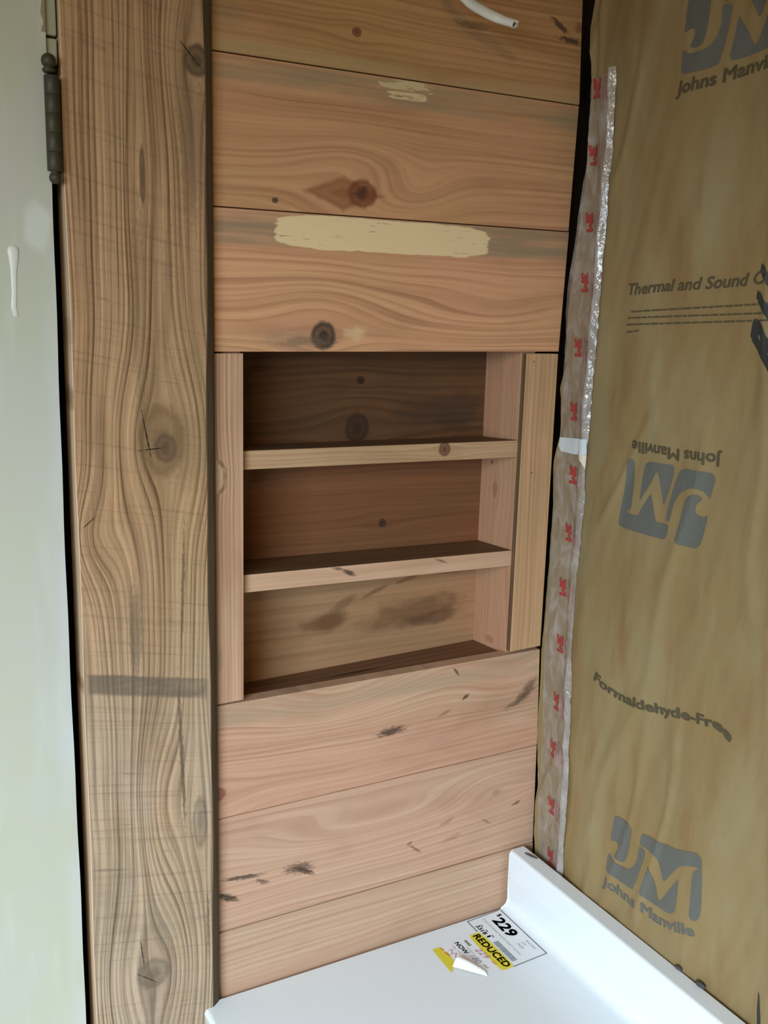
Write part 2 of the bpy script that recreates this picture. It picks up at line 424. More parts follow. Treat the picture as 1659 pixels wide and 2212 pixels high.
# painted door
Md = Mat('door_paint', .45, .4)
f1 = Md.noise(Md.x * 9, Md.z * 5, 1.0, 4.0, .6)
f2 = Md.noise(Md.x * 30, Md.z * 4, 4.0, 3.0)
c = Md.mix(f1.ss(.35, .68), (.50, .51, .39), (.51, .51, .45))
c = Md.mix(f2.ss(.5, .75) * .5, c, (.60, .64, .56))
edge = Md.x.ss(-.185, -.168) * Md.z.ss(.13, .06) * Md.noise(Md.x * 40, Md.z * 9, 8.0).ss(.3, .6)
c = Md.mix(edge * .5, c, (.56, .58, .57))
pz = (((Md.x + .178) / .016).pw(2.0) + ((Md.z - .117) / .03).pw(2.0)).sqrt() + (Md.noise(Md.x * 60, Md.z * 60, 3.0) - .5) * .8
c = Md.mix(pz.ss(1.0, .5) * .6, c, (.66, .68, .62))
ch = ((Md.x + .172 - Md.noise(Md.z * 55, 0.0, 2.0) * .010) / .001).ss(0.0, 1.0) * Md.z.ss(.2875, .2885)
c = Md.mix(ch * .8, c, (.24, .15, .08))
Md.color(c); Md.bump(f2, .15, .0008)
m_door = Md.m
m_drip = plain('white_paint_drip', (.72, .72, .66), .4)

# kraft paper
Mk = Mat('kraft_paper', .62, .3)
a1 = Mk.noise(Mk.y * 9, Mk.z * 4.5, 2.0, 4.0, .6)
a2 = Mk.noise(Mk.y * 26, Mk.z * 5, 6.0, 4.0, .6, .4)
a3 = Mk.noise(Mk.y * 300, Mk.z * 120, 1.0, 2.0)
c = Mk.mix(a1.ss(.33, .68), (.245, .162, .062), (.265, .200, .094))
c = Mk.mix(a2.ss(.48, .74) * .75, c, (.215, .118, .046))
c = Mk.mix(a2.ss(.45, .2) * .5, c, (.32, .27, .16))
c = Mk.mix((a3 - .5) * .5 + .1, c, (.24, .19, .11))
Mk.color(c); Mk.bump(a3 * .3 + a2, .25, .002)
m_kraft = Mk.m
m_ink = plain('grey_print_ink', (.115, .115, .098), .6)
m_inkb = plain('brown_print_ink', (.085, .066, .034), .6)
m_inkd = plain('black_print_ink', (.03, .033, .03), .5)
m_fiber = plain('fiberglass', (.55, .45, .22), .95)

# clear tape
Mt = Mat('clear_tape', .10, 1.0)
tn = Mt.noise(Mt.y * 60, Mt.z * 35, Mt.x * 60, 4.0, .6, .5)
tn2 = Mt.noise(Mt.y * 220, Mt.z * 160, Mt.x * 200, 2.0)
fold = Mt.y.ss(-.057, -.068)
Mt.color(Mt.mix(fold * .6, Mt.mix(tn.ss(.35, .7), (.40, .33, .27), (.56, .49, .46)), (.46, .44, .42)))
Mt.nt.links.new((tn.ss(.3, .75) * .26 + .26 + fold * .26).k, Mt.b.inputs['Alpha'])
Mt.bump(tn + tn2 * .25, .7, .004)
m_tape = Mt.m
m_red = plain('red_print_ink', (.36, .045, .04), .4)
m_pinkink = plain('pale_red_print_ink', (.40, .17, .16), .4)
m_patch = plain('pale_label_paper', (.56, .60, .60), .5)
m_cream = plain('cream_paper', (.68, .60, .46), .6)

# cultured marble top
Mv = Mat('white_vanity_top', .22, .5)
vn = Mv.noise(Mv.x * 220, Mv.y * 220, Mv.z * 220, 2.0)
Mv.color(Mv.mix(vn.ss(.4, .75) * .25, (.745, .80, .835), (.68, .73, .77)))
m_white = Mv.m
m_cab = plain('white_cabinet_paint', (.72, .72, .70), .4)

m_sheet = plain('label_paper', (.76, .79, .82), .5)
m_curl = plain('label_back_paper', (.86, .86, .84), .5)
m_yell = plain('yellow_highlight', (.72, .62, .045), .45)
m_tink = plain('label_ink', (.045, .055, .075), .5)
m_tgrey = plain('label_grey_ink', (.30, .35, .40), .5)
m_tbar = plain('label_barcode_ink', (.24, .30, .31), .5)
m_olive = plain('label_olive_ink', (.12, .11, .01), .5)
m_tpink = plain('red_pen', (.50, .20, .26), .5)
m_tpurp = plain('purple_pen', (.26, .22, .30), .5)
m_tor = plain('orange_pen', (.66, .20, .05), .5)

m_iron = plain('old_hinge_iron', (.055, .048, .028), .55, .4, .2)
Mi = plain('painted_wood_jamb', (.36, .36, .25), .5)
m_cable = plain('cable_sheath', (.74, .73, .66), .35)
m_hole = plain('cable_inside', (.16, .15, .12), .8)
m_copper = plain('copper_wire', (.70, .45, .36), .4, .5, .2)
m_plaster = plain('room_plaster', (.50, .47, .40), .8)
m_floor = wood('plywood_floor', across='y', seed=70, freq=20, light=(.36, .27, .17), alt=(.36, .29, .19), dark=(.24, .16, .09), contrast=.4)
m_trimw = plain('window_paint', (.7, .7, .66), .5)

# ------------------------------------------------------------------ room shell
FL, CE = -Z0, 2.44 - Z0
XL, YR, XR = -1.65, -2.35, .56
bm = bmesh.new(); box(bm, XL, XR, YR, .14, FL - .02, FL); tag(obj('floor', bm, m_floor), kind='structure')
bm = bmesh.new(); box(bm, XL, XR, YR, .14, CE, CE + .02); tag(obj('ceiling', bm, m_plaster), kind='structure')
bm = bmesh.new(); box(bm, XL - .02, XR + .02, YR - .04, YR, FL, CE); tag(obj('wall_rear', bm, m_plaster), kind='structure')
WY0, WY1, WZ0, WZ1 = -2.0, -.95, 1.20 - Z0, 2.15 - Z0
bm = bmesh.new()
box(bm, XL - .10, XL, YR, WY0, FL, CE); box(bm, XL - .10, XL, WY1, .14, FL, CE)
box(bm, XL - .10, XL, WY0, WY1, FL, WZ0); box(bm, XL - .10, XL, WY0, WY1, WZ1, CE)
tag(obj('wall_left', bm, m_plaster), kind='structure')
bm = bmesh.new()
box(bm, XL - .06, XL - .02, WY0, WY0 + .04, WZ0, WZ1); box(bm, XL - .06, XL - .02, WY1 - .04, WY1, WZ0, WZ1)
box(bm, XL - .06, XL - .02, WY0 + .04, WY1 - .04, WZ0, WZ0 + .04); box(bm, XL - .06, XL - .02, WY0 + .04, WY1 - .04, WZ1 - .04, WZ1)
tag(obj('window_1', bm, m_trimw), kind='structure')
bm = bmesh.new(); box(bm, XR, XR + .02, YR, .14, FL, CE); tag(obj('wall_right', bm, m_dark), kind='structure')

# made-up bulb fixture dressing the warm fill light, out of view
lp = tag(empty('added_ceiling_lamp', V(-.85, -1.75, CE)), 'made-up bulb and holder on the ceiling for the warm fill light', 'lamp')
bm = bmesh.new(); lathe(bm, [(.055, CE - .001), (.055, CE - .02), (.03, CE - .045), (.022, CE - .075)], -.85, -1.75, 24); obj('fill_lamp_holder', bm, m_trimw, lp, True)
Mb = Mat('fill_bulb_glass', .3); Mb.color((.9, .85, .7)); Mb.b.inputs['Emission Color'].default_value = (1, .73, .36, 1); Mb.b.inputs['Emission Strength'].default_value = 6.0
bm = bmesh.new(); lathe(bm, [(.013, CE - .0755), (.016, CE - .09), (.028, CE - .115), (.030, CE - .13), (.024, CE - .148), (.010, CE - .158)], -.85, -1.75, 24); obj('bulb', bm, Mb.m, lp, True)

# back wall: sheathing with painted-in shade behind, planks in front
bm = bmesh.new(); box(bm, XL, XR, .12, .14, FL, CE)
wall = tag(obj('wall_back', bm, m_dark), kind='structure')
bm = bmesh.new(); box(bm, XL, -.98, -.012, .03, FL, CE); obj('plaster_panel', bm, m_plaster, wall)

G = .0006      # half the joint between planks
def plank(zs, mat, label, y0=0.0):
    """zs: corner (x, z) list, counter-clockwise from lower left"""
    bm = bmesh.new(); quadbox(bm, zs, y0, y0 + .019, .0006, 2)
    return tag(obj('plank', bm, mat, wall), label)
LX = -.009
plank([(LX, .5045), (.460, .5045), (.455, .66), (LX, .66)], m_plank1, 'rough pine plank above the cable')
plank([(LX, .2981 + G), (.4692, .2984 + G), (.4610, .5018), (LX, .5018)], m_plank1, 'top pine plank with black scratches at its right end')
plank([(LX, .1482 + G), (.4652, .1490 + G), (.4692, .2984 - G), (LX, .2981 - G)], m_plank2, 'pine plank with a reddish almond-shaped knot', .0006)
plank([(LX, 0), (.4602, .0005), (.4650, .1490 - G), (LX, .1482 - G)], m_plank3, 'pine plank with a cream paint smear and a black knot', -.0006)
plank([(LX, -.5429 + G), (.4655, -.5432 + G), (.4600, -.4010), (LX, -.4012)], m_plank5, 'pine plank under the niche with dark saw marks')
plank([(LX, -.6923 + G), (.4690, -.6930 + G), (.4655, -.5432 - G), (LX, -.5429 - G)], m_plank6, 'pine plank with curved dashed saw marks at left', .0005)
plank([(LX, -.8400), (.4690, -.8400), (.4690, -.6930 - G), (LX, -.6923 - G)], m_plank7, 'lowest pine plank just above the white top', -.0003)
plank([(LX, -.99), (.469, -.99), (.469, -.8425), (LX, -.8425)], m_plank7, 'pine plank hidden behind the vanity')

# ------------------------------------------------------------------ recessed shelf
rs = tag(empty('recessed_shelf', V(.22, .045, -.41)), 'built-in pine niche with two shelves recessed between the planks', 'shelf')
bm = bmesh.new(); quadbox(bm, [(LX + .004, -.3992), (.0316, -.3985), (.0322, -.0016), (LX + .004, -.0016)], -.0008, .009, .0008)
tag(obj('stile', bm, m_stile, rs), 'left pine stile with a half-round knot')
bm = bmesh.new(); quadbox(bm, [(.4092, -.3972), (.4602, -.3962), (.4600, -.0022), (.4096, -.0018)], -.0004, .0085, .0007)
bm.faces.ensure_lookup_table(); bm.normal_update()
o = obj('stile', bm, [m_stile2, m_dark_edge], rs)
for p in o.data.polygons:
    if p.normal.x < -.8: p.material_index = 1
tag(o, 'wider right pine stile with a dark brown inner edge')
for x0, x1, lb in ((.4108, .4298, 'right inner side of the niche'), (.0125, .0315, 'left inner side of the niche')):
    bm = bmesh.new(); box(bm, x0, x1, .0092, .0890, -.425, .0); tag(obj('side_panel', bm, m_sidep, rs), lb)
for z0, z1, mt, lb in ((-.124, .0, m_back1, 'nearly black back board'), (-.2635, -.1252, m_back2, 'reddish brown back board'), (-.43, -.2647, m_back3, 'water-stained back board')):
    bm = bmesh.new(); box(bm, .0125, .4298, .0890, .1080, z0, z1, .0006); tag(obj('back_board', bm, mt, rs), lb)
def shelf(tl, tr, bl, br, tilt, mat, lb):
    bm = bmesh.new()
    hexa(bm, [V(.0316, .0085, bl), V(.4106, .0085, br), V(.4106, .0085, tr), V(.0316, .0085, tl),
              V(.0316, .0885, bl - tilt), V(.4106, .0885, br - tilt), V(.4106, .0885, tr - tilt), V(.0316, .0885, tl - tilt)], .0008)
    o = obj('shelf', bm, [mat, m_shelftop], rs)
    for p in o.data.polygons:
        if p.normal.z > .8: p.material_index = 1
    tag(o, lb)
shelf(-.1090, -.1128, -.1303, -.1350, .005, m_shelf1, 'upper niche shelf with a round dark knot')
shelf(-.2516, -.2590, -.2727, -.2800, .004, m_shelf2, 'lower niche shelf with a paler front edge')
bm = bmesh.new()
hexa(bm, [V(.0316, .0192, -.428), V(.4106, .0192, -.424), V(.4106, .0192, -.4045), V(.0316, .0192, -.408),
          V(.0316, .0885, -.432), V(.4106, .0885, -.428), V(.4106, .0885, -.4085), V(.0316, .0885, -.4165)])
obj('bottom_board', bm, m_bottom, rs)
bm = bmesh.new(); box(bm, .0125, .4298, .0195, .1080, .0005, .0195); obj('top_board', bm, m_sidep, rs)

# ------------------------------------------------------------------ casing board, door, hinge
bm = bmesh.new()
FY = -.018
prof = [(-.1517, FY + .0008), (-.1509, FY), (-.0150, FY), (-.0133, FY + .0006), (-.0065, -.0120), (-.0025, -.0065), (-.0025, .018), (-.1517, .018)]
zt, zb = .66, FL
rings = []
N = 60
for i in range(N + 1):
    z = zb + (zt - zb) * i / N
    tilt = .0012 * math.sin(z * 9.0) + .0006 * math.sin(z * 31)
    rings.append([bm.verts.new(V(x + (tilt if j >= 2 and j < 4 else 0) + (.0006 * math.sin(z * 23 + 1) if j < 2 else 0), y, z)) for j, (x, y) in enumerate(prof)])
for a, b in zip(rings, rings[1:]):
    for i in range(len(prof)):
        f = bm.faces.new((a[i], a[(i + 1) % len(prof)], b[(i + 1) % len(prof)], b[i]))
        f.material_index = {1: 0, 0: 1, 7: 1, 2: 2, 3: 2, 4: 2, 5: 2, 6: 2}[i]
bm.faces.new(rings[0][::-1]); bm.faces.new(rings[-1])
casing = tag(obj('trim_1', bm, [m_casing, m_caside, m_edge_shade]), 'broad weathered vertical casing board between door and planks', kind='structure')
# painted jamb filling the gap above the hinge
for z0, z1 in ((.262, .2845), (.2870, .60)):
    bm = bmesh.new(); box(bm, -.1665, -.1528, -.0125, .02, z0, z1, .0012)
    obj('jamb_strip', bm, Mi, casing)

bm = bmesh.new()
DE = [(z, -.1638 + .0009 * math.sin(z * 7) + .0003 * math.sin(z * 41)) for z in [FL + .012 + i * .03 for i in range(76)]]
fr = [(x, z) for z, x in DE]
def strip(y): return [bm.verts.new(V(x, y, z)) for x, z in fr], [bm.verts.new(V(-.925, y, z)) for x, z in fr]
(a0, b0), (a1, b1) = strip(-.0160), strip(.019)
for i in range(len(fr) - 1):
    bm.faces.new((b0[i], a0[i], a0[i + 1], b0[i + 1])); bm.faces.new((a1[i], b1[i], b1[i + 1], a1[i + 1])); bm.faces.new((a0[i], a1[i], a1[i + 1], a0[i + 1])); bm.faces.new((b1[i], b0[i], b0[i + 1], b1[i + 1]))
bm.faces.new((b0[0], b1[0], a1[0], a0[0])); bm.faces.new((b0[-1], a0[-1], a1[-1], b1[-1]))
door = tag(obj('door_1', bm, m_door), 'pale grey-green painted door at the left edge', kind='structure')
bm = bmesh.new()     # run of white paint on the door
path = [(-.2005, .0985, .0012), (-.2005, .0970, .0042), (-.2005, .0935, .0052), (-.2003, .087, .0044), (-.2008, .075, .0028), (-.2012, .055, .0024), (-.2022, .043, .0026), (-.2010, .034, .0022), (-.1992, .0335, .0014)]
prev = None
for x, z, r in path:
    ring = [bm.verts.new(V(x + r * math.cos(t), -.0161 - r * .35 * math.sin(t), z)) for t in [math.pi * k / 8 for k in range(9)]]
    if prev:
        for i in range(8): bm.faces.new((prev[i], prev[i + 1], ring[i + 1], ring[i]))
    else: bm.faces.new(ring)
    prev = ring
bm.faces.new(prev[::-1])
obj('paint_drip', bm, m_drip, door, True)

hg = tag(empty('door_hinge', V(-.1605, -.022, .165)), 'dark rusty door hinge with ball tips between door and casing', 'hinge')
hx, hy = -.1612, -.0235
for z0, z1 in ((.1670, .18355), (.18365, .20015), (.20025, .21675), (.21685, .23335), (.23345, .2500)):
    bm = bmesh.new(); r = .0068
    lathe(bm, [(r - .0003, z0), (r, z0 + .0003), (r, z1 - .0003), (r - .0003, z1)], hx, hy, 24)
    obj('knuckle', bm, m_iron, hg, True)
def ball(zc, r, s):
    bm = bmesh.new()
    pf = [(.0042, zc - s * .0105), (.0058, zc - s * .0090), (.0058, zc - s * .0070), (.0036, zc - s * .0055)]
    pf += [(r * math.cos(t), zc + s * r * math.sin(t)) for t in [-.85 + (1.55 + .85) * k / 10 for k in range(11)]]
    lathe(bm, pf, hx - (.002 if s > 0 else 0), hy, 20)
    return obj('finial', bm, m_iron, hg, True)
ball(.2625, .0066, 1); ball(.1610, .0056, -1)
bm = bmesh.new(); box(bm, hx - .001, hx + .0085, -.0185, .012, .168, .249); obj('hinge_leaf', bm, m_iron, hg)

# ------------------------------------------------------------------ insulation batt with kraft facing
def nz(a, b, c=0.0): return mnoise.noise(Vector((a, b, c)))
BACK = [(-.72, -.012), (-.70, -.0115), (-.674, -.0060), (-.635, -.0065), (-.595, -.0065), (-.555, -.0030), (-.53, .0005), (-.49, .0000), (-.445, -.0005), (-.40, .000), (-.36, .000), (-.30, .001), (-.20, .000), (-.145, .0013), (-.107, -.0062), (-.06, -.0052), (-.045, -.001), (-.02, -.010), (.0, -.0105), (.047, -.0090), (.115, -.0155), (.2026, -.0251), (.24, -.0275), (.33, -.0238), (.382, -.0174), (.4067, -.0215), (.4493, -.0309), (.6, -.033)]
def paper_x(y, z):
    x = .458 + .007 * sm(-.105, -.03, y)
    x += .0045 * nz(y * 9 + 3, z * 3.2) + .0022 * nz(y * 24 + z * 5, z * 6, 5.1) + .0009 * nz(y * 60 + z * 16, z * 14, 8.2)
    x -= .0075 * sm(-.56, -.69, z) * sm(-.06, -.13, y)
    r = abs(nz(y * 15 + z * 2.5, z * 4.0, 12.3)); x -= .0028 * max(0, .16 - r) / .16
    if z < -.66: x = x + (max(x, .4496) - x) * sm(-.66, -.685, z)
    # folded lip beside the corner at the top
    x -= .003 * math.exp(-((y + .0385 - .01 * (z - .33)) / .003) ** 2) * sm(.28, .32, z)
    return x
ib = tag(empty('insulation_batt', V(.47, -.3, -Z0)), 'kraft-paper-faced insulation batt covering the right wall', 'insulation')
ys = []
t = 0.0
while t < .56: ys.append(t); t += .0034
ys += [.58 + i * .02 for i in range(32)]
zs_ = [FL + .003 + i * .03 for i in range(27)]
t = zs_[-1] + .02
while t < .46: zs_.append(t); t += .0034
zs_ += [.465 + i * .01 for i in range(16)]
bm = bmesh.new()
prev = None
for z in zs_:
    yb = interp(BACK, z) + .0012 * nz(z * 60, 2.2)
    row = [bm.verts.new(V(paper_x(yb - t, z), yb - t, z)) for t in ys]
    if prev:
        for i in range(len(ys) - 1): bm.faces.new((prev[i], prev[i + 1], row[i + 1], row[i]))
    prev = row
obj('kraft_facing', bm, m_kraft, ib, True)
bm = bmesh.new(); box(bm, .474, .556, -1.15, -.075, FL + .01, .60); obj('fiberglass_core', bm, m_fiber, ib)

OFF = .0007
def onpaper(a, b): return V(paper_x(-a, b) - OFF, -a, b)      # a = -y, b = z
def inv(a, b): return V(paper_x(-a, b) - OFF, -a, b)
MID = [[(-0.1501, -0.116), (-0.1535, -0.1146), (-0.1572, -0.1166), (-0.1585, -0.1201), (-0.1579, -0.1276), (-0.159, -0.1432), (-0.1581, -0.1609), (-0.1577, -0.1735), (-0.1545, -0.1771), (-0.1471, -0.1802), (-0.1703, -0.1807), (-0.174, -0.1728), (-0.1886, -0.1504), (-0.1908, -0.1549), (-0.1989, -0.1811), (-0.2045, -0.1816), (-0.2132, -0.1806), (-0.2198, -0.1816), (-0.2199, -0.1865), (-0.2177, -0.1958), (-0.2142, -0.199), (-0.1976, -0.1994), (-0.1426, -0.1999), (-0.1374, -0.1971), (-0.1378, -0.1902), (-0.1424, -0.1654), (-0.1484, -0.1274), (-0.1486, -0.1183)], [(-0.1779, -0.1163), (-0.1828, -0.1144), (-0.216, -0.1129), (-0.2195, -0.1155), (-0.2198, -0.1226), (-0.216, -0.1399), (-0.2116, -0.1534), (-0.2093, -0.1611), (-0.2065, -0.152), (-0.2002, -0.1305), (-0.196, -0.1224), (-0.1844, -0.1429), (-0.1726, -0.1607), (-0.1709, -0.1602), (-0.1719, -0.1492), (-0.1743, -0.125), (-0.1759, -0.119)], [(-0.2302, -0.1166), (-0.2341, -0.1144), (-0.2684, -0.1132), (-0.2744, -0.1145), (-0.2776, -0.1185), (-0.2775, -0.1238), (-0.2755, -0.131), (-0.2739, -0.1419), (-0.2716, -0.1397), (-0.2651, -0.1351), (-0.2579, -0.1333), (-0.2508, -0.1334), (-0.2429, -0.1359), (-0.2333, -0.1423), (-0.2273, -0.1498), (-0.2236, -0.1592), (-0.2204, -0.1775), (-0.215, -0.1774), (-0.2152, -0.1697), (-0.2198, -0.1448), (-0.2251, -0.1264), (-0.228, -0.1197)], [(-0.2459, -0.1432), (-0.2526, -0.14), (-0.2587, -0.1397), (-0.2635, -0.1423), (-0.2634, -0.1454), (-0.2588, -0.1486), (-0.2559, -0.1546), (-0.2572, -0.1605), (-0.2625, -0.1626), (-0.2676, -0.1631), (-0.2725, -0.159), (-0.2722, -0.1684), (-0.2685, -0.187), (-0.2655, -0.1955), (-0.2599, -0.1995), (-0.2475, -0.1996), (-0.2375, -0.1995), (-0.2328, -0.1961), (-0.2337, -0.1899), (-0.2372, -0.1748), (-0.2401, -0.1553), (-0.2422, -0.1474)]]
BOT = [[(-0.1701, -0.5652), (-0.1746, -0.562), (-0.1929, -0.5629), (-0.1978, -0.5644), (-0.2006, -0.5684), (-0.2008, -0.5809), (-0.1994, -0.5998), (-0.1969, -0.6102), (-0.1944, -0.6144), (-0.1879, -0.6165), (-0.1818, -0.6161), (-0.1772, -0.614), (-0.1809, -0.6079), (-0.1837, -0.6026), (-0.1816, -0.5974), (-0.1759, -0.5962), (-0.1687, -0.5986), (-0.1673, -0.5966), (-0.1682, -0.5822), (-0.1692, -0.5688)], [(-0.1669, -0.6163), (-0.1708, -0.6174), (-0.1768, -0.6212), (-0.1897, -0.6215), (-0.2039, -0.6187), (-0.2124, -0.6104), (-0.2164, -0.5996), (-0.2163, -0.5907), (-0.2161, -0.5814), (-0.2266, -0.5825), (-0.2278, -0.5881), (-0.2254, -0.6019), (-0.2217, -0.6201), (-0.2176, -0.636), (-0.2156, -0.6386), (-0.1918, -0.6406), (-0.1694, -0.6397), (-0.1672, -0.6367), (-0.1666, -0.6248)], [(-0.2188, -0.5644), (-0.2209, -0.5626), (-0.2519, -0.5586), (-0.2811, -0.5517), (-0.2978, -0.5449), (-0.3066, -0.5423), (-0.3129, -0.5447), (-0.3151, -0.5501), (-0.3161, -0.5591), (-0.3115, -0.5617), (-0.3116, -0.5587), (-0.3047, -0.5596), (-0.2832, -0.5701), (-0.2716, -0.5886), (-0.2626, -0.6037), (-0.2558, -0.5922), (-0.2465, -0.5789), (-0.2363, -0.5782), (-0.2261, -0.5783), (-0.2171, -0.5795), (-0.2167, -0.5708)], [(-0.2372, -0.595), (-0.2387, -0.599), (-0.2504, -0.6128), (-0.2561, -0.6237), (-0.261, -0.6279), (-0.2657, -0.6208), (-0.2841, -0.5863), (-0.2854, -0.5929), (-0.2873, -0.6177), (-0.2863, -0.6269), (-0.2821, -0.6316), (-0.2769, -0.6334), (-0.2608, -0.6351), (-0.2408, -0.6371), (-0.2316, -0.6362), (-0.2299, -0.6317), (-0.2338, -0.6151), (-0.2356, -0.6016)], [(-0.3053, -0.5647), (-0.3089, -0.5614), (-0.3161, -0.5587), (-0.319, -0.5821), (-0.3213, -0.5975), (-0.3217, -0.6125), (-0.3189, -0.6184), (-0.3152, -0.6215), (-0.3107, -0.6217), (-0.3078, -0.6192), (-0.3065, -0.6046), (-0.3034, -0.5742)]]
MIDP = [[(-y, z) for y, z in P] for P in MID]
BOTP = [[(-y, z) for y, z in P] for P in BOT]
TOPP = [[(a + .0145, b + .9405 + (a - .17) * -.01) for a, b in P] for P in BOTP]
LOGO = []
for P, lb in ((TOPP, 'dark JM logo at the top right of the paper'), (MIDP, 'upside-down grey JM logo'), (BOTP, 'lowest grey JM logo')):
    LOGO.append(tag(obj('printed_logo', warp(poly_bm(P, .005), onpaper), m_ink, ib), lb))
def ptext(name, body, path, cap, mat, off=.02, shear=0.0, lb=None, par=None):
    o = obj(name, warp(path_text(body, path, cap, off, shear), onpaper), mat, par or ib)
    return tag(o, lb)
A = lambda L: [(-y, z) for y, z in L]
ptext('lettering', 'Johns Manville', A([(-.2836, -.0922), (-.2213, -.0945), (-.1523, -.0938)]), .0135, m_inkb, .035, 0, 'upside-down Johns Manville lettering', LOGO[1])
ptext('lettering', 'Johns Manville', A([(-.165, -.6600), (-.1853, -.6593), (-.22, -.6575), (-.2441, -.6558), (-.2631, -.6541), (-.2791, -.6510), (-.2946, -.6470), (-.3192, -.6385)]), .0125, m_ink, .035, 0, 'Johns Manville lettering under the lowest logo', LOGO[2])
ptext('lettering', 'Johns Manville', A([(-.1771, .2809), (-.198, .2818), (-.2248, .2828), (-.2315, .2830), (-.2709, .2865), (-.315, .2890)]), .0135, m_inkb, .035, .1, 'Johns Manville lettering under the top logo', LOGO[0])
ptext('lettering', 'Thermal and Sound Control', A([(-.1256, .0722), (-.1474, .0732), (-.1794, .0761), (-.2139, .0777), (-.2465, .0791), (-.299, .0826), (-.3217, .0851), (-.375, .089)]), .0130, m_inkb, .028, .25, 'Thermal and Sound Control lettering')
ptext('lettering', 'Formaldehyde-Free', A([(-.1149, -.4021), (-.1339, -.4075), (-.1621, -.412), (-.1961, -.4102), (-.2265, -.4055), (-.2582, -.3985), (-.2935, -.3925), (-.3134, -.3890), (-.3246, -.3915), (-.3343, -.3970)]), .0120, m_inkb, .045, 0, 'curving Formaldehyde-Free lettering')
# rating letters running up the right edge of the frame
bm, wd = text_bm('R11', .06, .0)
ang = math.radians(85)
for v in bm.verts:
    a, b = v.co.x * .052, v.co.y * .052
    a2, b2 = a + b * .9, b
    v.co.x, v.co.y = .3400 + a2 * math.cos(ang) - b2 * math.sin(ang), -.007 + a2 * math.sin(ang) + b2 * math.cos(ang)
slice_grid(bm, .005)
tag(obj('lettering', warp(bm, onpaper), m_inkd, ib), 'large black slanted rating letters running up the paper')
# blurred small print: rows of dashes
for (p, q) in (((-.1322, .0531), (-.345, .0660)), ((-.127, .0459), (-.345, .0566)), ((-.1249, .0382), (-.345, .0496)), ((-.1259, .0296), (-.1492, .0324))):
    polys = []
    n = int(abs(q[0] - p[0]) / .0042); k = 0
    rr = random.Random(int(p[1] * 9999))
    while k < n:
        L = rr.choice((2, 3, 3, 4))
        a0, a1 = k / n, min(1, (k + L - .35) / n)
        f = lambda s: (-(p[0] + (q[0] - p[0]) * s), p[1] + (q[1] - p[1]) * s)
        s0, s1 = f(a0), f(a1); h = .0009
        polys.append([(s0[0], s0[1] - h), (s1[0], s1[1] - h), (s1[0], s1[1] + h), (s0[0], s0[1] + h)])
        k += L
    tag(obj('small_print', warp(poly_bm(polys, .005, 0), onpaper), m_inkb, ib), 'row of blurred small print')
tag(obj('slit_shade', warp(poly_bm([[(.4080, -.648), (.4105, -.652), (.4150, -.668), (.4200, -.690), (.4150, -.690), (.4110, -.672)]], .005, 0), onpaper), m_inkd, ib), 'dark patch painted for the shade inside a slit')  # flat dark patch laid on the paper as the shade in a slit

# ------------------------------------------------------------------ clear tape along the corner
TL = [(-.72, -.024), (-.695, -.0214), (-.6567, -.0165), (-.6001, -.0145), (-.532, -.0120), (-.4647, -.0100), (-.3667, -.0060), (-.3018, -.0045), (-.2061, -.0040), (-.1442, -.0035), (-.1065, -.0085), (-.0405, -.0095), (.047, -.0080), (.1152, -.0160), (.2026, -.0260), (.2393, -.0324), (.3185, -.0283), (.33, -.029)]
TR = [(-.72, -.082), (-.6901, -.0822), (-.6007, -.0829), (-.5348, -.081), (-.4718, -.0746), (-.3787, -.0651), (-.2792, -.0624), (-.2103, -.0707), (-.1338, -.0672), (-.0984, -.0705), (-.0182, -.0741), (.0376, -.0774), (.1137, -.075), (.198, -.0781), (.3182, -.0752), (.33, -.075)]
def tape_x(y, z):
    a, b = interp(TL, z), interp(TR, z)
    s = max(0.0, min(1.0, (y - a) / (b - a)))
    k = .55 + .45 * sm(-.20, -.02, z) + .2 * sm(-.45, -.6, z)
    x = paper_x(y, z) - .0014
    x -= k * .0070 * math.exp(-((s - .875) / .09) ** 2) * (1 + .5 * nz(z * 22, 3.3))
    x -= .0018 * (1 - (2 * s - 1) ** 2)
    x -= .0016 * sm(.62, .80, s) * abs(nz(z * 55 + s * 6, s * 3, 2.0)) + .0008 * nz(z * 130 + s * 20, s * 12, 6.0) * sm(.5, .8, s)
    x -= .0012 * nz(z * 18, s * 4, 9.0)
    x -= .0030 * math.exp(-(s / .12) ** 2) * sm(.0, .1, z)
    return x
bm = bmesh.new(); prev = None
NA, NB = 34, 420
for j in range(NB + 1):
    z = -.715 + (.3225 + .715) * j / NB
    a, b = interp(TL, z), interp(TR, z)
    row = []
    for i in range(NA + 1):
        s = i / NA
        y = a + (b - a) * s + (.0010 * nz(z * 70, s * 2) if i in (0, NA) else 0)
        zz = z + (.010 * (s - .35) * sm(.29, .3225, z))
        row.append(bm.verts.new(V(tape_x(y, z) , y, zz)))
    if prev:
        for i in range(NA): bm.faces.new((prev[i], prev[i + 1], row[i + 1], row[i]))
    prev = row
tape = tag(obj('sealing_tape', bm, m_tape, None, True), 'long wrinkled clear tape with red marks down the wall corner', 'tape')
ontape = lambda off: (lambda a, b: V(tape_x(-a, b) - off, -a, b))
REDS = [(-.0399, .3114), (-.0412, .2357), (-.0427, .1581), (-.0415, .0869), (-.0374, .0080), (-.0366, -.0720), (-.0421, -.1526), (-.0387, -.2293), (-.0348, -.3039), (-.0386, -.3809), (-.0398, -.4623), (-.0414, -.5286), (-.0446, -.6126), (-.0498, -.6868)]
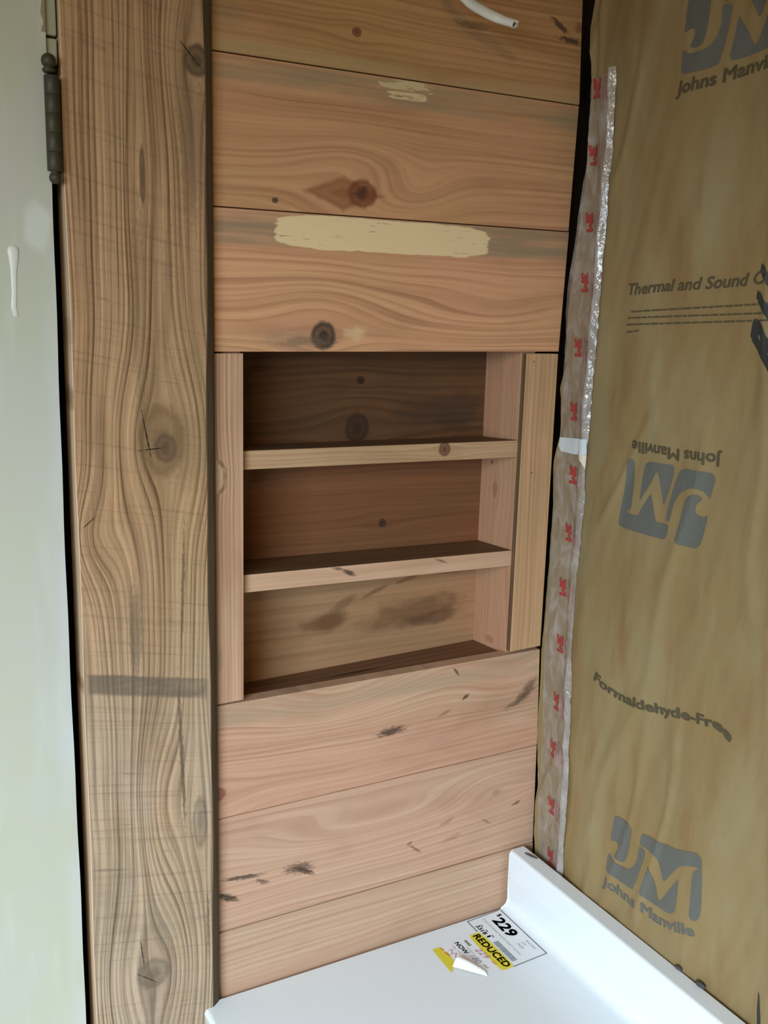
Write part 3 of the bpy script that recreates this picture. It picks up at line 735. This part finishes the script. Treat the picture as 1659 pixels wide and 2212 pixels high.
for k, (yc, zc) in enumerate(REDS):
    bm, wd = text_bm('3M', .05, 0, .85)
    for v in bm.verts:
        a, b = (v.co.x / wd - .5) * .0235, (v.co.y / .73 - .5) * .0125
        v.co.x, v.co.y = -yc + b + a * .12, zc - a
    slice_grid(bm, .003)
    mk_ = tag(obj('printed_mark', warp(bm, ontape(.0006)), m_red, tape), 'red 3M mark')
    rr = random.Random(k); polys = []
    for c_ in range(4):
        u0 = -yc + .0105 + c_ * .0042
        if u0 + .002 > -interp(TR, zc) - .003: continue
        zz = zc + .013 - c_ * .001
        while zz > zc - .015:
            L = rr.uniform(.0015, .004)
            polys.append([(u0, zz - L), (u0 + .0019, zz - L), (u0 + .0019, zz), (u0, zz)])
            zz -= L + .0009
    if polys: tag(obj('small_print', warp(poly_bm(polys, .003, 0), ontape(.0006)), m_pinkink, mk_), 'blurred pale red small print')
bm = poly_bm([[(.0105, -.1085), (.0690, -.1035), (.0706, -.1235), (.0420, -.1262), (.0140, -.1262), (.0085, -.119)]], .004, 0)
tag(obj('paper_patch', warp(bm, ontape(.0016)), m_patch, tape), 'pale blue-grey paper patch across the tape')
bm = poly_bm([[(.0520, -.1252), (.0706, -.1238), (.0700, -.1430), (.0640, -.1345)]], .004, 0)
tag(obj('paper_scrap', warp(bm, ontape(.0012)), m_cream, tape), 'cream scrap under the patch')

# ------------------------------------------------------------------ vanity top
DZ, YE, YF = -.776, -.0088, -.80
van = tag(empty('vanity', V(.21, -.4, -Z0)), 'white vanity top with raised backsplash under the planks', 'vanity')
def extrude(name, prof, mat, bev=.0022):
    bm = bmesh.new()
    a = [bm.verts.new(V(x, YE, z)) for x, z in prof]; b = [bm.verts.new(V(x, YF, z)) for x, z in prof]
    f0, f1 = bm.faces.new(a), bm.faces.new(b[::-1])
    for i in range(len(prof)): bm.faces.new((a[i], b[i], b[(i + 1) % len(prof)], a[(i + 1) % len(prof)]))
    if bev:
        es = [e for e in f0.edges] + [e for e in f1.edges]
        bmesh.ops.bevel(bm, geom=es, offset=bev, segments=3, profile=.5, affect='EDGES')
    o = obj(name, bm, mat, van)
    return o
def arc(cx, cz, r, a0, a1, n=7): return [(cx + r * math.cos(math.radians(a0 + (a1 - a0) * k / n)), cz + r * math.sin(math.radians(a0 + (a1 - a0) * k / n))) for k in range(n + 1)]
bx = .4235
deck = arc(-.0200, DZ - .006, .006, 180, 90) + [(bx - .014, DZ), (bx - .014, DZ - .022)] + arc(-.0200, DZ - .018, .004, 270, 180)
bs = arc(bx - .014, DZ + .014, .014, 270, 360)[0:] + [(bx - .0025, DZ + .05)] + arc(bx + .002, -.688 - .0045, .0045, 180, 90) + arc(.4450, -.688 - .003, .003, 90, 0) + [(.4480, DZ - .022), (bx - .014, DZ - .022)]
extrude('deck', deck, m_white, .0015); extrude('backsplash', bs, m_white, .0015)
bm = bmesh.new(); box(bm, .0, .445, -.78, -.03, FL + .10, DZ - .0225); obj('cabinet_body', bm, m_cab, van)
bm = bmesh.new(); box(bm, .04, .445, -.78, -.03, FL, FL + .0995); obj('toe_kick', bm, m_cab, van)
for y0, y1 in ((-.775, -.407), (-.403, -.035)):
    bm = bmesh.new(); box(bm, -.0185, -.0005, y0, y1, FL + .11, DZ - .03, .002); d = obj('cabinet_door', bm, m_cab, van)

# ------------------------------------------------------------------ price label
pl = tag(empty('price_label', V(.345, -.065, DZ)), 'peeling price label reading $229 REDUCED on the white top', 'label')
T0 = DZ + .0003
def flat(dz): return lambda a, b: V(a, b, T0 + dz)
def lab(name, polys, mat, dz, sm_=0, lb=None):
    return tag(obj(name, warp(poly_bm(polys, 0, sm_), flat(dz)), mat, pl), lb)
bm = poly_bm([[(.4110, -.0112), (.4090, -.1200), (.3511, -.1218), (.3160, -.1215), (.2960, -.0800), (.2756, -.0951), (.2774, -.0425), (.3516, -.0400), (.3516, -.0126)]], 0, 0)
obj('label_sheet', warp(bm, flat(.0)), m_sheet, pl)
def bar(p, q, w):
    dx, dy = q[0] - p[0], q[1] - p[1]; l = math.hypot(dx, dy); nx, ny = -dy / l * w, dx / l * w
    return [(p[0] + nx, p[1] + ny), (q[0] + nx, q[1] + ny), (q[0] - nx, q[1] - ny), (p[0] - nx, p[1] - ny)]
lab('border_line', [bar((.3524, -.0141), (.4055, -.0116), .00055), bar((.4088, -.0118), (.4079, -.1175), .00055), bar((.4082, -.1179), (.3524, -.1202), .00055), bar((.3521, -.0137), (.3516, -.0390), .00055)], m_tink, .0003)
def ltext(body, p, q, cap, mat, off=0.0, shear=0.0, dz=.0004, lb=None, name='lettering'):
    # text runs from p to q (both (x, y) on the deck); its up side points towards the backsplash
    bm = path_text(body, [p, q], cap, off, shear, 0)
    return tag(obj(name, warp(bm, flat(dz)), mat, pl), lb)
ltext('$', (.3965, -.0198), (.3972, -.0246), .0072, m_tink, .02)
ltext('229', (.3842, -.0262), (.3832, -.0682), .0172, m_tink, .035, 0, lb='large 229 price')
ltext('STYLE COLEMAN WHITE VANITY W/TOP', (.3735, -.0188), (.3735, -.1049), .0030, m_tgrey, .0, lb='grey product line')
for t_, p, w in (('33', (.3560, -.0275), .0100), ('18', (.3560, -.0395), .0095), ('1', (.3570, -.0530), .0030)):
    ltext(t_, p, (p[0], p[1] - w), .0062, m_tink, .02)
    lab('small_print', [bar((p[0] + .0082, p[1] - .001), (p[0] + .0082, p[1] - .006), .0007)], m_tink, .0003)
ltext('Everyday', (.3985, -.0845), (.3990, -.1045), .0035, m_tgrey)
ltext('LOW', (.3912, -.0844), (.3915, -.0930), .0034, m_tgrey)
ltext('PRICE', (.3843, -.0843), (.3846, -.0962), .0034, m_tgrey)
rr = random.Random(3); bars = []; yy = -.0675
while yy > -.112:
    w = rr.choice((.0004, .0006, .0009, .0013)); bars.append([(.3572, yy), (.3655, yy), (.3655, yy - w), (.3572, yy - w)]); yy -= w + rr.choice((.0003, .0005))
lab('barcode', bars, m_tbar, .0003)
lab('highlight_strip', [[(.3362, -.0430), (.3423, -.0400), (.3551, -.0417), (.3548, -.1165), (.3515, -.1204), (.3361, -.1208), (.3340, -.1131), (.3350, -.06)]], m_yell, .0002, 1)
ltext('REDUCED', (.3405, -.0441), (.3420, -.1172), .0108, m_olive, .03, 0, .0005, 'REDUCED on the yellow strip')
ltext('WAS', (.3237, -.0469), (.3243, -.0600), .0046, m_tgrey, .02)
ltext('229', (.3262, -.0690), (.3290, -.0925), .0095, m_tpink, -.012, .3)
ltext('00', (.3325, -.0990), (.3333, -.1070), .0042, m_tor, .0, .2)
ltext('NOW', (.3102, -.0456), (.3107, -.0715), .0068, m_tink, .025)
ltext('180', (.3129, -.0770), (.3140, -.0950), .0085, m_tpurp, -.015, .3)
ltext('00', (.3184, -.1000), (.3192, -.1085), .0040, m_tpurp, .0, .2)
sc = [(.2955, -.055), (.3006, -.0558), (.2949, -.063), (.3017, -.0647), (.296, -.0701), (.302, -.0764)]
lab('pen_scribble', [bar(a, b, .0005) for a, b in zip(sc, sc[1:])], m_tpink, .0003)
lab('small_print', [bar((.305, -.050), (.305, -.058), .0004), bar((.3205, -.060), (.3212, -.075), .0003), bar((.3055, -.061), (.3058, -.068), .0003)], m_tgrey, .0003)
lab('highlight_strip', [[(.2768, -.0443), (.2867, -.0438), (.2894, -.0468), (.2911, -.0742), (.2779, -.0931), (.2747, -.093), (.2759, -.0666)]], m_yell, .0002)
lab('pen_scribble', [bar((.2878, -.046), (.2893, -.052), .0010), bar((.2895, -.056), (.2905, -.066), .0012)], m_tor, .0004)
# peeled corner curling up off the deck
bm = bmesh.new(); rows = []
P0, P1 = (.3000, -.0775), (.3140, -.1080)      # fold line
Q0, Q1 = (.2815, -.0860), (.3118, -.1215)      # free edge
for i in range(13):
    s = i / 12
    row = []
    for j in range(11):
        t = j / 10
        a = (P0[0] + (P1[0] - P0[0]) * t, P0[1] + (P1[1] - P0[1]) * t); b = (Q0[0] + (Q1[0] - Q0[0]) * t, Q0[1] + (Q1[1] - Q0[1]) * t)
        x, y = a[0] + (b[0] - a[0]) * s, a[1] + (b[1] - a[1]) * s
        h = .0085 * math.sin(math.pi * min(1, .12 + s * .86)) * (1 - .75 * t ** 1.5) + .0006
        row.append(bm.verts.new(V(x, y, T0 + h)))
    rows.append(row)
for a, b in zip(rows, rows[1:]):
    for j in range(10): bm.faces.new((a[j], a[j + 1], b[j + 1], b[j]))
tag(obj('peeled_corner', bm, m_curl, pl, True), 'curled-up white corner of the label')

# ------------------------------------------------------------------ splinter, plus dark lumps added as shaded gaps under the paper
def chip(p, q, r, name, lb, cat, mat):
    bm = bmesh.new(); p, q = Vector(p), Vector(q); d = (q - p).normalized(); up = Vector((0, 0, 1)); sd = d.cross(up).normalized(); up = sd.cross(d)
    prev = None
    for k, f in enumerate((.35, .9, 1.0, .8, .4)):
        c_ = p + (q - p) * k / 4
        ring = [bm.verts.new(c_ + (sd * math.cos(2 * math.pi * i / 8) + up * math.sin(2 * math.pi * i / 8)) * r * f) for i in range(8)]
        if prev:
            for i in range(8): bm.faces.new((prev[i], prev[(i + 1) % 8], ring[(i + 1) % 8], ring[i]))
        else: bm.faces.new(ring)
        prev = ring
    bm.faces.new(prev[::-1])
    return tag(obj(name, bm, mat, None, True), lb, cat)
m_splint_gap = plain('splinter_and_gap_dark', (.06, .055, .05), .8)
chip(V(.4352, -.0255, -.688 + .0012), V(.4420, -.0450, -.688 + .0012), .0016, 'wood_splinter', 'thin dark splinter lying on the backsplash top near the corner', 'splinter', m_splint_gap)
chip(V(.4462, -.300, -.688 + .0022), V(.4462, -.310, -.688 + .0024), .0026, 'shaded_gap', 'small dark lump standing in for a shaded gap below the lowest logo', 'gap_stand_in', m_splint_gap)
chip(V(.4462, -.332, -.688 + .0030), V(.4462, -.345, -.688 + .0030), .0034, 'shaded_gap', 'larger dark lump standing in for a shaded gap nearest the slit', 'gap_stand_in', m_splint_gap)

# ------------------------------------------------------------------ electric cable
cb = tag(empty('electric_cable', V(.25, -.06, .36)), 'white electric cable with a cut end hanging in from above', 'cable')
def catmull(P, n=10):
    out = []
    Q = [P[0]] + P + [P[-1]]
    for i in range(1, len(Q) - 2):
        for k in range(n):
            t = k / n
            a, b, c_, d = (Vector(Q[i - 1]), Vector(Q[i]), Vector(Q[i + 1]), Vector(Q[i + 2]))
            out.append(.5 * ((2 * b) + (c_ - a) * t + (2 * a - 5 * b + 4 * c_ - d) * t * t + (3 * b - a - 3 * c_ + d) * t ** 3))
    out.append(Vector(P[-1])); return out
def tube(bm, pts, r1, r2, seg=14, cap0=True, cap1=True):
    prev = None; rings = []
    for i, p in enumerate(pts):
        d = (pts[min(i + 1, len(pts) - 1)] - pts[max(i - 1, 0)]).normalized()
        sd = d.cross(Vector((.3, -1, .2))).normalized(); up = sd.cross(d)
        ring = [bm.verts.new(p + sd * math.cos(2 * math.pi * k / seg) * r1 + up * math.sin(2 * math.pi * k / seg) * r2) for k in range(seg)]
        if prev:
            for k in range(seg): bm.faces.new((prev[k], prev[(k + 1) % seg], ring[(k + 1) % seg], ring[k]))
        prev = ring; rings.append(ring)
    if cap0: bm.faces.new(rings[0][::-1])
    if cap1: bm.faces.new(rings[-1])
    return rings
cy = -.06
cpts = catmull([V(.170, cy + .03, CE - Z0 + Z0 - .001), V(.175, cy + .02, .60), V(.205, cy, .46), V(.232, cy, .396), V(.259, cy, .3725), V(.280, cy - .001, .3638), V(.2985, cy - .008, .3565), V(.3075, cy - .025, .3490)])
bm = bmesh.new(); r = tube(bm, cpts, .0058, .0045, 16, True, False)
# hollow cut end: inner wall
d = (cpts[-1] - cpts[-2]).normalized()
inner = []
for q, rr_ in ((0, .78), (-.010, .74)):
    inner.append([bm.verts.new(cpts[-1] + (v.co - cpts[-1]) * rr_ + d * q) for v in r[-1]])
for k in range(16):
    bm.faces.new((r[-1][k], r[-1][(k + 1) % 16], inner[0][(k + 1) % 16], inner[0][k]))
    bm.faces.new((inner[0][k], inner[0][(k + 1) % 16], inner[1][(k + 1) % 16], inner[1][k]))
f = bm.faces.new(inner[1])
obj('sheath', bm, m_cable, cb, True)
e = cpts[-1]
for off, r_, ln, mt, nm in ((Vector((.0, -.001, .0024)), .0017, .004, m_copper, 'conductor'), (Vector((.0006, 0, -.0014)), .0016, -.003, m_hole, 'conductor')):
    bm = bmesh.new(); tube(bm, [e + off - d * .012, e + off - d * .004, e + off + d * ln], r_, r_, 10); obj(nm, bm, mt, cb, True)
